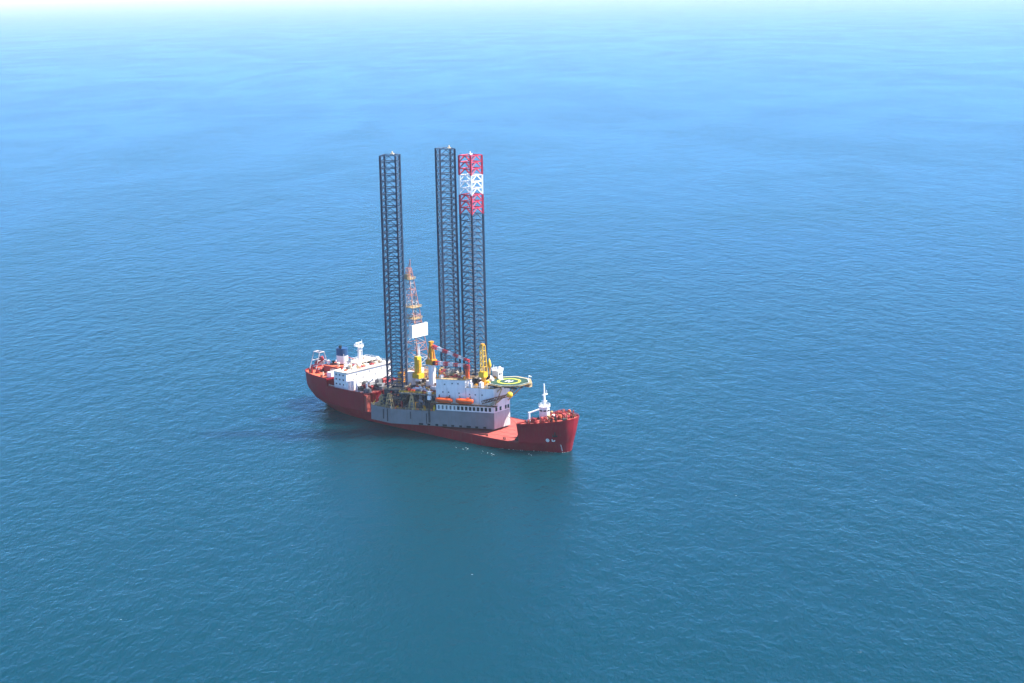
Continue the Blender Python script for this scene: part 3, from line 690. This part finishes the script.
# ---- cantilever, drill floor, derrick
for y in (-8.5, 8.5): RB().box(-17, 24, y-1.0, y+1.0, 16.2, 23.6).build('cantilever_beam', MID, rig)
RB().box(-17, 24, -7.5, 7.5, 22.4, 23.4).build('pipe_deck', DECKGREY, rig)
flo = RB().box(-10.5, 3, -6.5, 6.5, 27.4, 29.2).build('drill_floor', RUSTY, rig)
for x in (-9.5, 2):
    for y in (-5.5, 5.5): RB().box(x-.6,x+.6,y-.6,y+.6,23.4,27.4).build('floor_post', DARK, flo)
RB().rail([(-10.5,-6.5,29.2),(3,-6.5,29.2),(3,6.5,29.2),(-10.5,6.5,29.2)],1.2,.09,2,True).build('railing', YELLOW, flo)
RB().box(-1.5,2.2,-6.2,-2.5,29.2,32.4).build('driller_cabin', RIGWHITE, flo)
DB, DT = 29.2, 87.5
def dctr(z): t = (z-DB)/(DT-DB); return -4.0 - 6.2*t
def dhw(z): t = (z-DB)/(DT-DB); return 4.7*(1-t) + 1.15*t
der = RB()
DM = [paint('derrick_red', (.44,.19,.14), .5, .12, .6), paint('derrick_white', (.42,.40,.40), .5, .08, .6)]
def dp(z, i):
    h = dhw(z); sx, sy = ((-1,-1),(1,-1),(1,1),(-1,1))[i]; return Vector((dctr(z)+sx*h, sy*h, z))
NZ = 16
lev = [DB + (DT-DB)*(1-(1-i/NZ)**1.15) for i in range(NZ+1)]
derr = None
for k in range(NZ):
    for i in range(4): 
        der.cur = 0 if i in (1, 2) else 1
        der.tube(dp(lev[k], i), dp(lev[k+1], i), .24, 5)
derr = der.build('derrick', DM, rig)
for k in range(NZ):
    g = RB(); g.v = []
    for i in range(4):
        g.tube(dp(lev[k+1], i), dp(lev[k+1], (i+1)%4), .17, 4)
        if k % 2: g.tube(dp(lev[k], i), dp(lev[k+1], (i+1)%4), .15, 4)
        else: g.tube(dp(lev[k], (i+1)%4), dp(lev[k+1], i), .15, 4)
    g.v = [(x, y, z) for x, y, z in g.v]
    g.build('derrick_brace', DM[(k//2+1) % 2], derr)
def dplat(z, e, name, m):
    h = dhw(z)+e; c = dctr(z)
    o = RB().box(c-h,c+h,-h,h,z+.1,z+.25).build(name, m, derr)
    RB().rail([(c-h,-h,z+.25),(c+h,-h,z+.25),(c+h,h,z+.25),(c-h,h,z+.25)],1.1,.09,1.5,True).build('platform_railing', m, derr)
dplat(81.2, .9, 'crown_platform', TAN); dplat(65.5, 1.2, 'monkey_board', TAN); dplat(59, .6, 'ladder_landing', TAN)
c = dctr(82); RB().box(c-2.4,c-.2,-1.6,1.2,81.5,84.0).build('crown_block', TAN, derr)
RB().tube((dctr(87)+1.1,0,84),(dctr(87)+1.3,0,92.5),.26,5).tube((dctr(87)-1,0,87),(dctr(87)+1.2,0,91),.14,4).build('gin_pole', DM[0], derr)
# windwall panels round the racking board
zc0, zc1 = 49.2, 56.6; c = dctr(53.2); h = dhw(53)+1.05
RB().box(c+h-.12,c+h+.12,-6.5,5.8,zc0,zc1).build('windwall', WHITE, derr)
RB().box(c+h-2.4,c+h-.12,-6.5,-6.26,zc0,zc1).build('windwall', WHITE, derr)
RB().box(c+h-2.4,c+h-.12,5.56,5.8,zc0,zc1).build('windwall', WHITE, derr)
for y in (-4.2,-1.6,1.2,3.8): RB().box(c+h-.5,c+h-.12,y-.15,y+.15,zc0-.6,zc1+.8).build('wall_stud', MID, derr)
RB().tube((c+.6,0,32),(c+.9,0,74),.3,6).build('travelling_pipe', MID, derr)

# ---- cranes
def crane(x, y, z0, ped_h, m, boom, name='deck_crane', post_h=9.6):
    o = RB().lathe((0,0,0),[(2.1,0),(2.0,ped_h),(2.3,ped_h),(2.3,ped_h+.5)],12).build(name, RIGWHITE, rig, False, (x,y,z0))
    z = ped_h+.5
    MB().box(-2.6,2.2,-2.1,2.1,z,z+2.8).box(-3.0,-2.4,-1.4,1.4,z+.4,z+2.2).build('machinery_house', m, o)
    g = MB()
    for sy in (-1, 1):
        g.tube((-1.6,sy*1.3,z+2.6),(-.2,sy*.8,z+2.6+post_h),.42,6,.3).tube((1.4,sy*1.3,z+2.6),(.2,sy*.8,z+2.6+post_h),.42,6,.3)
        for k in range(1, 5): g.tube((-1.6+1.4*k/5,sy*(1.3-.1*k),z+2.6+post_h*k/5),(1.4-1.2*k/5,sy*(1.3-.1*k),z+2.6+post_h*k/5),.2,4)
    g.box(-.9,.9,-1.3,1.3,z+2.3+post_h,z+3.4+post_h); g.box(-.7,.7,-.8,.8,z+2.6,z+2.0+post_h)
    g.build('king_post', m, o)
    MB().box(1.9,3.3,-1.7,-.3,z+.2,z+2.4).build('cab', GLASS, o)
    return o, z
c1, z1_ = crane(14.8,-9,23.4,13.2,AMBER,None)
# two lattice booms, red and white
def boom(par, p, q, w0, nseg, taper=.55):
    p, q = Vector(p), Vector(q)
    for k in range(nseg):
        a, b = p.lerp(q, k/nseg), p.lerp(q, (k+1)/nseg); t = 1-(1-taper)*k/nseg; t2 = 1-(1-taper)*(k+1)/nseg
        MB().truss(a, b, w0*t, w0*t, .17, 3, taper=t2/t).build('boom_section', (BOOMRED, LEGWHITE)[k % 2], par)
bz = z1_
boom(c1, (2.2,.2,bz+1.0), (27.5,.6,bz+2.6), 1.9, 7)
boom(c1, (.9,.2,bz+2.6+7.6), (28.0,.7,bz+5.4), 1.5, 7)
MB().tube((27.5,.6,bz+3.4),(28.0,.7,bz+5.0),.3,6).build('boom_head', BOOMRED, c1)
for k in (0,1): MB().tube((0,.5*(k*2-1),bz+13),(27.5,.6+.3*(k*2-1),bz+5.8),.06,4).build('boom_line', BLACK, c1)
# bright yellow crane house aft of it
c2 = RB().lathe((0,0,0),[(2.0,0),(1.8,1.6)],12).build('deck_crane', RIGWHITE, rig, False, (4.2,-9.2,26.4))
MB().box(-2.4,2.6,-2.2,2.2,1.6,4.2).build('machinery_house', YELLOW, c2)
MB().prism([(2.1*math.cos(i*PI/6), 1.9*math.sin(i*PI/6)) for i in range(12)], 4.2, 12.4).build('king_post', YELLOW, c2)
MB().box(-1.2,1.2,-1.6,1.6,12.4,13.8).build('post_head', YELLOW, c2)
for k in range(5): MB().prism([(2.2*math.cos(i*PI/6), 2.0*math.sin(i*PI/6)) for i in range(12)], 5+k*1.6, 5.15+k*1.6).build('post_band', AMBER, c2)
for k in range(6): MB().tube((.8,-1+.4*k,13.2),(2.2-.3*k,-1+.4*k,22-k),.08,4).build('boom_line', MARKW, c2)
# crane by the bow leg: orange red base, upright yellow lattice boom
c3 = RB().lathe((0,0,0),[(1.3,0),(1.2,4.6),(1.7,4.6),(1.7,5.2)],12).build('deck_crane', AMBER, rig, False, (50.2,-5.2,28.9))
MB().box(-2.2,1.6,-1.6,1.6,5.2,8.0).build('machinery_house', YELLOW, c3)
boomm = MB().truss((.3,0,8),(-.6,.3,22.6),2.6,2.6,.16,5,up=Vector((1,0,0)),taper=.75).build('boom', YELLOW, c3)
MB().box(-1.4,.4,-.6,1.2,22.4,23.4).build('boom_head', AMBER, c3)
c4 = RB().lathe((0,0,0),[(1.2,0),(1.1,4.5),(1.5,4.5),(1.5,5)],10).build('deck_crane', ORANGE, rig, False, (41.8,-9.0,32.85))
MB().box(-1.2,1.2,-1.0,1.0,5,7.4).build('machinery_house', GEARRED, c4)
RB().lathe((0,0,0),[(.8,0),(1.1,1.4),(.8,3),(.2,5.2)],10).build('burner_cone', YELLOW, rig, True, (42.0,8.6,35.6))
RB().tube((42.0,8.6,HT),(42.0,8.6,35.6),.5,8).build('cone_post', AMBER, rig)

# ---- raised pipe rack and clutter between starboard leg and the accommodation
plat = RB().prism([(6.5,-26.5),(27.6,-17.6),(27.6,-9.8),(6.5,-9.8)], 22.6, 23.2).build('pipe_rack', DECKGREY, rig)
RB().rail([(6.5,-26.5,23.2),(27.6,-17.6,23.2)],1.1,.1,1.6).build('railing', YELLOW, plat)
for x, y in ((7,-25.8),(13,-23.2),(20,-20.2),(27,-17.4),(7,-16),(14,-16),(21,-15)):
    RB().tube((x,y,HT),(x,y,22.6),.32,6).build('rack_post', DARK, plat)
for k in range(9): RB().tube((9+.2*k,-15+.6*k if k < 6 else -13+.4*k,23.5+(.35 if k % 2 else 0)),(25,-14.5+.5*k,23.5+(.35 if k % 2 else 0)),.2,6).build('drill_pipe', PIPE if k % 3 else RUSTY, plat)
random.seed(21)
for k in range(26):
    x = random.uniform(7.5,26.5); y0 = dgn(x)+3.6; y = random.uniform(y0, -10.5); s_ = random.uniform(.7,1.5); h_ = random.uniform(.8,2.4)
    m_ = random.choice([AMBER,GEARRED,RIGWHITE,MID,TAN,RUSTY,ORANGE,RIGWHITE])
    g = RB(); g.box(x-s_,x+s_,y-s_*.7,y+s_*.7,23.2,23.2+h_)
    if k % 2: g.tube((x-s_*.8,y,23.2+h_),(x+s_*.8,y,23.2+h_),.5,8)
    else: g.tube((x,y,23.2+h_),(x,y,24.4+h_),.18,6)
    g.build('rack_unit', m_, plat)
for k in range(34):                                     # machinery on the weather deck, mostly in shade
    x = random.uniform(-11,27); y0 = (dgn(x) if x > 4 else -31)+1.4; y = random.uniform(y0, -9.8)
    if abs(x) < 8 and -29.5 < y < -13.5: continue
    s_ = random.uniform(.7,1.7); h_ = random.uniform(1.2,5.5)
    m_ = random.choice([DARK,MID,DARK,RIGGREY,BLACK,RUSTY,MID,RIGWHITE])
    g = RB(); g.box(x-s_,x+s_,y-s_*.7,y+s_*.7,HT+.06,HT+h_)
    if k % 3 == 0: g.lathe((x,y,HT+h_),[(s_*.6,0),(s_*.6,1.2),(s_*.3,1.6)],10)
    if k % 3 == 1: g.tube((x-s_*.8,y,HT+h_+.3),(x+s_*.8,y,HT+h_+.3),.4,8)
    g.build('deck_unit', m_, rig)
for k in range(16):                                    # low pale fittings along the deck edge
    x = -11+k*2.4; y = (dgn(x) if x > 4 else -31)+.9
    RB().cbox((x,y,HT+.5),(random.uniform(.5,1.5),.7,random.uniform(.5,1.3)),DA if x > 4 else 0).build('edge_fitting', random.choice([TAN,RUSTY,RIGWHITE,ORANGE,MID,TAN]), rig)
RB().rail([(-13.8,-28.6,HT),(-11.9,-30.8,HT),(4,-30.8,HT),(27,dgn(27)+.3,HT)],1.1,.08,2).build('railing', TAN, rhull)
# yellow stair towers and A-frames at the starboard aft corner
def aframe(x, y, h_, wd, rz=0):
    g = RB()
    for s_ in (-1, 1): 
        for t in (-1, 1): g.tube((s_*wd,t*.9,0),(s_*wd*.25,t*.6,h_),.24,5)
        g.tube((s_*wd*.62,-.75,h_*.5),(s_*wd*.62,.75,h_*.5),.18,4)
    for k in (.3,.6,1): g.tube((-wd*(1-.75*k),-.7,h_*k),(wd*(1-.75*k),-.7,h_*k),.18,4).tube((-wd*(1-.75*k),.7,h_*k),(wd*(1-.75*k),.7,h_*k),.18,4)
    g.tube((-wd,-.9,0),(wd*.4,-.6,h_*.8),.16,4)
    return g.build('derrick_frame', TAN, rig, False, (x,y,HT), rz)
aframe(2.0,-30.0,8.2,2.6); aframe(-4.5,-29.6,6.5,2.0,.3); aframe(14,-24.6,7.6,1.8,DA)
st = RB()
for k in range(14): st.box(-2.2+k*.55,-1.5+k*.55,-.6,.6,k*.58,k*.58+.12)
st.tube((-2,-.6,.2),(5.4,-.6,8.0),.12,4).tube((-2,.6,.2),(5.4,.6,8.0),.12,4)
st.build('stair', TAN, rig, False, (-8,-27.5,HT), .2)
RB().cbox((25.6,-22.6,22.2),(1.8,1.6,2.2),DA).build('hose_reel', RIGWHITE, rig)
# tanks and silos aft and to port
for x, y, r, h_ in ((-9,-12.5,1.6,9),(-9,12.5,1.6,9),(15,15,1.7,9.5),(19,13.5,1.7,9.5),(11,17,1.7,9.5)):
    RB().lathe((x,y,HT),[(r,0),(r,h_*.85),(r*.6,h_),(r*.2,h_+.3)],12).build('silo', RIGWHITE if y > 0 else MID, rig)
RB().box(-2.2,1.6,-12.6,-8.9,23.8,31.2).build('tool_house', RIGWHITE, rig)
RB().box(-8.8,-5.4,-12.5,-10,23.6,30.2).tube((-7,-11.2,30.2),(-7,-11.2,38),.6,8,.4).build('exhaust_stack', AMBER, rig)
RB().box(9,13.5,-8,-5,23.4,26.8).build('tool_house', RIGWHITE, rig)
random.seed(5)
for k in range(18):
    x = random.uniform(4,23); y = random.uniform(-7,7); s_ = random.uniform(.6,1.3); h_ = random.uniform(1,4.5)
    RB().box(x-s_,x+s_,y-s_,y+s_,23.4,23.4+h_).tube((x,y,23.4+h_),(x,y,24.6+h_),.3,6).build('rack_unit', random.choice([GEARRED,AMBER,RUSTY,TAN,MID,RIGWHITE]), rig)

# ---- lifeboats on davits along the slanting side
def lifeboat_mesh(L=10.0, B=3.0, H=3.0, mat=None):
    g = MB(); n = 14; prof = []
    for i in range(n+1):
        t = i/n*2-1; k = max(.12, (1-abs(t)**3.2))**.6
        sec = []
        for j in range(12):
            a = 2*PI*j/12; y = math.sin(a); z = -math.cos(a)
            yy = B/2*k*math.copysign(abs(y)**.75, y); zz = H/2*math.copysign(abs(z)**.85, z)*(.55+.45*k) + .25*t*t
            sec.append((t*L/2, yy, H/2+zz))
        prof.append(sec)
    vs = [p for s_ in prof for p in s_]
    g.add(vs, [(i*12+j, i*12+(j+1)%12, (i+1)*12+(j+1)%12, (i+1)*12+j) for i in range(n) for j in range(12)] + [tuple(range(11,-1,-1)), tuple(n*12+j for j in range(12))])
    return g
for i, (x, lab) in enumerate(((34.0,'orange lifeboat along the white rig quarters, the one nearer the drilling derrick'),(44.8,'orange lifeboat along the white rig quarters, the one nearer the helideck'))):
    y = dgn(x, 2.3)
    lb = empty('lifeboat', wpos(x, y, 20.0), HEAD+DA); tag(lb, lab, 'lifeboat', 'lifeboats along the rig quarters')
    h_ = lifeboat_mesh().build('hull', ORANGE, lb, True); fix_normals(h_)
    MB().box(1.2,2.8,-.7,.7,2.8,3.5).build('cockpit', ORANGE, lb)
    MB().box(-4.4,4.4,-1.56,1.56,1.3,1.42).build('rubbing_strip', DARK, lb)
    for sx in (-3, 3):
        MB().box(sx-.2,sx+.2,-.2,.2,2.8,3.3).build('lifting_hook', BLACK, lb)
        o = RB()
        o.tube((sx,2.0,-.5),(sx,1.2,4.2),.22,5).tube((sx,1.2,4.2),(sx,-.1,4.0),.2,5).tube((sx,-.1,4),(sx,-.1,3.3),.06,4).box(sx-.25,sx+.25,-1.4,2.1,-.5,.02)
        o.build('boat_davit', RUSTY, rig, False, (x, y, 20.0), DA)
# dark red free-fall boat on the ship's stern ramp
fb = empty('freefall_lifeboat', wpos(-86.8, CY-2.2, pz+3.3), HEAD)
fb.rotation_euler = (0, -math.atan2(4.8, 9), HEAD); tag(fb, 'dark red free-fall lifeboat tilted on its white ramp at the ship stern', 'lifeboat')
h_ = lifeboat_mesh(8.8, 2.8, 2.9).build('hull', BOATRED, fb, True); fix_normals(h_)
MB().box(2.0,3.8,-.8,.8,2.6,3.4).build('cockpit', BOATRED, fb)
MB().box(1.2,1.9,-1.47,1.47,1.5,1.9).build('window_band', GLASS, fb)

# ---- loose containers and baskets on the rig deck
def container(x, y, z, rz, mat, lab, L=6.1, W=2.44, H=2.6):
    o = empty('cargo_container', wpos(x, y, z), HEAD+rz); tag(o, lab, 'container', 'cargo containers on the rig')
    g = MB().box(-L/2,L/2,-W/2,W/2,0,H)
    g.build('shell', mat, o)
    for k in range(10):
        xx = -L/2+.35+k*(L-.7)/9
        for sy in (-1, 1): MB().box(xx-.11,xx+.11,sy*W/2-.05,sy*W/2+.05,.15,H-.15).build('wall_rib', mat, o)
    MB().box(L/2-.01,L/2+.06,-1.1,-.04,.1,H-.1).build('door', mat, o); MB().box(L/2-.01,L/2+.06,.04,1.1,.1,H-.1).build('door', mat, o)
container(-7.5,-20.6+8.0,HT+.06,0,TEALBOX,'teal cargo container on the rig deck beside the starboard aft leg')
container(20.5,-11.8,23.2,DA,RIGWHITE,'white cargo container standing on the pipe rack before the rig quarters')
# lashing wire from the rig bow to the ship deck
lw = empty('lashing_wire', wpos(58.6, 4.5, DK), HEAD); tag(lw, 'dark lashing wire running from the rig bow to the red deck', 'wire')
MB().tube((0,0,11.4-DK),(13,-.5,.1),.11,5).build('wire', BLACK, lw)
MB().box(12.6,13.4,-.9,-.1,0,.35).build('pad_eye', BLACK, lw)

# ---- scattered foam flecks drifting along the starboard side and round the stem
random.seed(3)
g = MB()
def fleck(x, y, r):
    n = 7; a0 = random.random()*6
    pts = [(x+r*random.uniform(.5,1.2)*math.cos(a0+2*PI*i/n)*1.6, y+r*random.uniform(.5,1.2)*math.sin(a0+2*PI*i/n)) for i in range(n)]
    g.add([(px_, py_, .02) for px_, py_ in pts], [tuple(range(n))])
for cx, cy, k, sp in ((58,-29,7,4),(76,-28,9,4),(90,-16,5,3)):
    for _ in range(k): fleck(random.gauss(cx, sp), random.gauss(cy, sp*.35), random.uniform(.10,.26))
for i in range(46):
    x = random.uniform(70, 105.5); fleck(x, CY-hb(min(x,104.6), 0)-random.uniform(.1,.7), random.uniform(.10,.25))
fo_ = g.build('sea_foam', paint('foam_white', (.72,.76,.77), .8, .08, 1.), None, False, wpos(0,0,0), HEAD)
tag(fo_, 'small white foam flecks on the water along the red bow', 'foam', kind='stuff')

random.seed(33)
for k in range(30):
    x = random.uniform(-12, 27); y = random.uniform(-12, 12); z0 = 23.4
    h_ = random.uniform(2, 7.5); m_ = random.choice([AMBER, RIGWHITE, TAN, RUSTY, GEARRED, YELLOW, MID, RIGGREY])
    g = RB()
    if k % 3 == 0:
        for a_, b_ in ((-1,-1),(1,-1),(1,1),(-1,1)): g.tube((x+a_*.7,y+b_*.7,z0),(x+a_*.6,y+b_*.6,z0+h_),.11,4)
        g.box(x-.9,x+.9,y-.9,y+.9,z0+h_,z0+h_+.2).box(x-.8,x+.8,y-.8,y+.8,z0+h_*.5,z0+h_*.5+.15).tube((x-.7,y-.7,z0),(x+.6,y-.6,z0+h_),.1,4)
        g.rail([(x-.9,y-.9,z0+h_+.2),(x+.9,y-.9,z0+h_+.2),(x+.9,y+.9,z0+h_+.2)],.9,.06,1.2).build('access_tower', m_, rig)
    elif k % 3 == 1:
        g.lathe((x,y,z0),[(.7,0),(.7,h_*.5),(.3,h_*.55),(.3,h_*.8),(.5,h_*.82),(.5,h_*.9)],8).build('vent_stack', m_, rig)
    else:
        g.tube((x,y,z0),(x,y,z0+h_*.6),.22,6).tube((x,y,z0+h_*.6),(x+random.uniform(-4,4),y+random.uniform(-3,3),z0+h_*.6),.22,6).box(x-.5,x+.5,y-.5,y+.5,z0,z0+.6).build('pipe_run', m_, rig)

random.seed(77)
for k in range(64):                                    # small gear crowding the starboard deck edge
    x = random.uniform(-12, 27); e = (dgn(x) if x > 4 else -31); y = e + random.uniform(.8, 7.5); z0 = HT+.06
    h_ = random.uniform(.8, 6.5); m_ = random.choice([TAN, AMBER, RIGWHITE, MID, DARK, YELLOW, RUSTY, DARK, TAN, GEARRED, RIGGREY]); g = RB(); s_ = random.uniform(.25, .8)
    if k % 4 == 0: g.tube((x,y,z0),(x,y,z0+h_),.2,6).tube((x,y,z0+h_*.9),(x+random.uniform(-2,2),y+random.uniform(0,2),z0+h_*.9),.16,5).build('pipe_run', m_, rig)
    elif k % 4 == 1: g.box(x-s_,x+s_,y-s_,y+s_,z0,z0+h_*.5).box(x-s_*.6,x+s_*.6,y-s_*.6,y+s_*.6,z0+h_*.5,z0+h_*.62).build('deck_unit', m_, rig)
    elif k % 4 == 2: g.lathe((x,y,z0),[(s_,0),(s_,h_*.4),(s_*.5,h_*.5),(s_*.5,h_*.7)],8).build('vent_stack', m_, rig)
    else: g.tube((x,y,z0),(x+random.uniform(-2.5,2.5),y+random.uniform(-.3,1.5),z0+h_),.13,5).tube((x+.5,y,z0),(x,y+.4,z0+h_*.7),.13,5).tube((x-.4,y+.2,z0+h_*.4),(x+.6,y+.2,z0+h_*.4),.11,4).build('brace_strut', m_, rig)
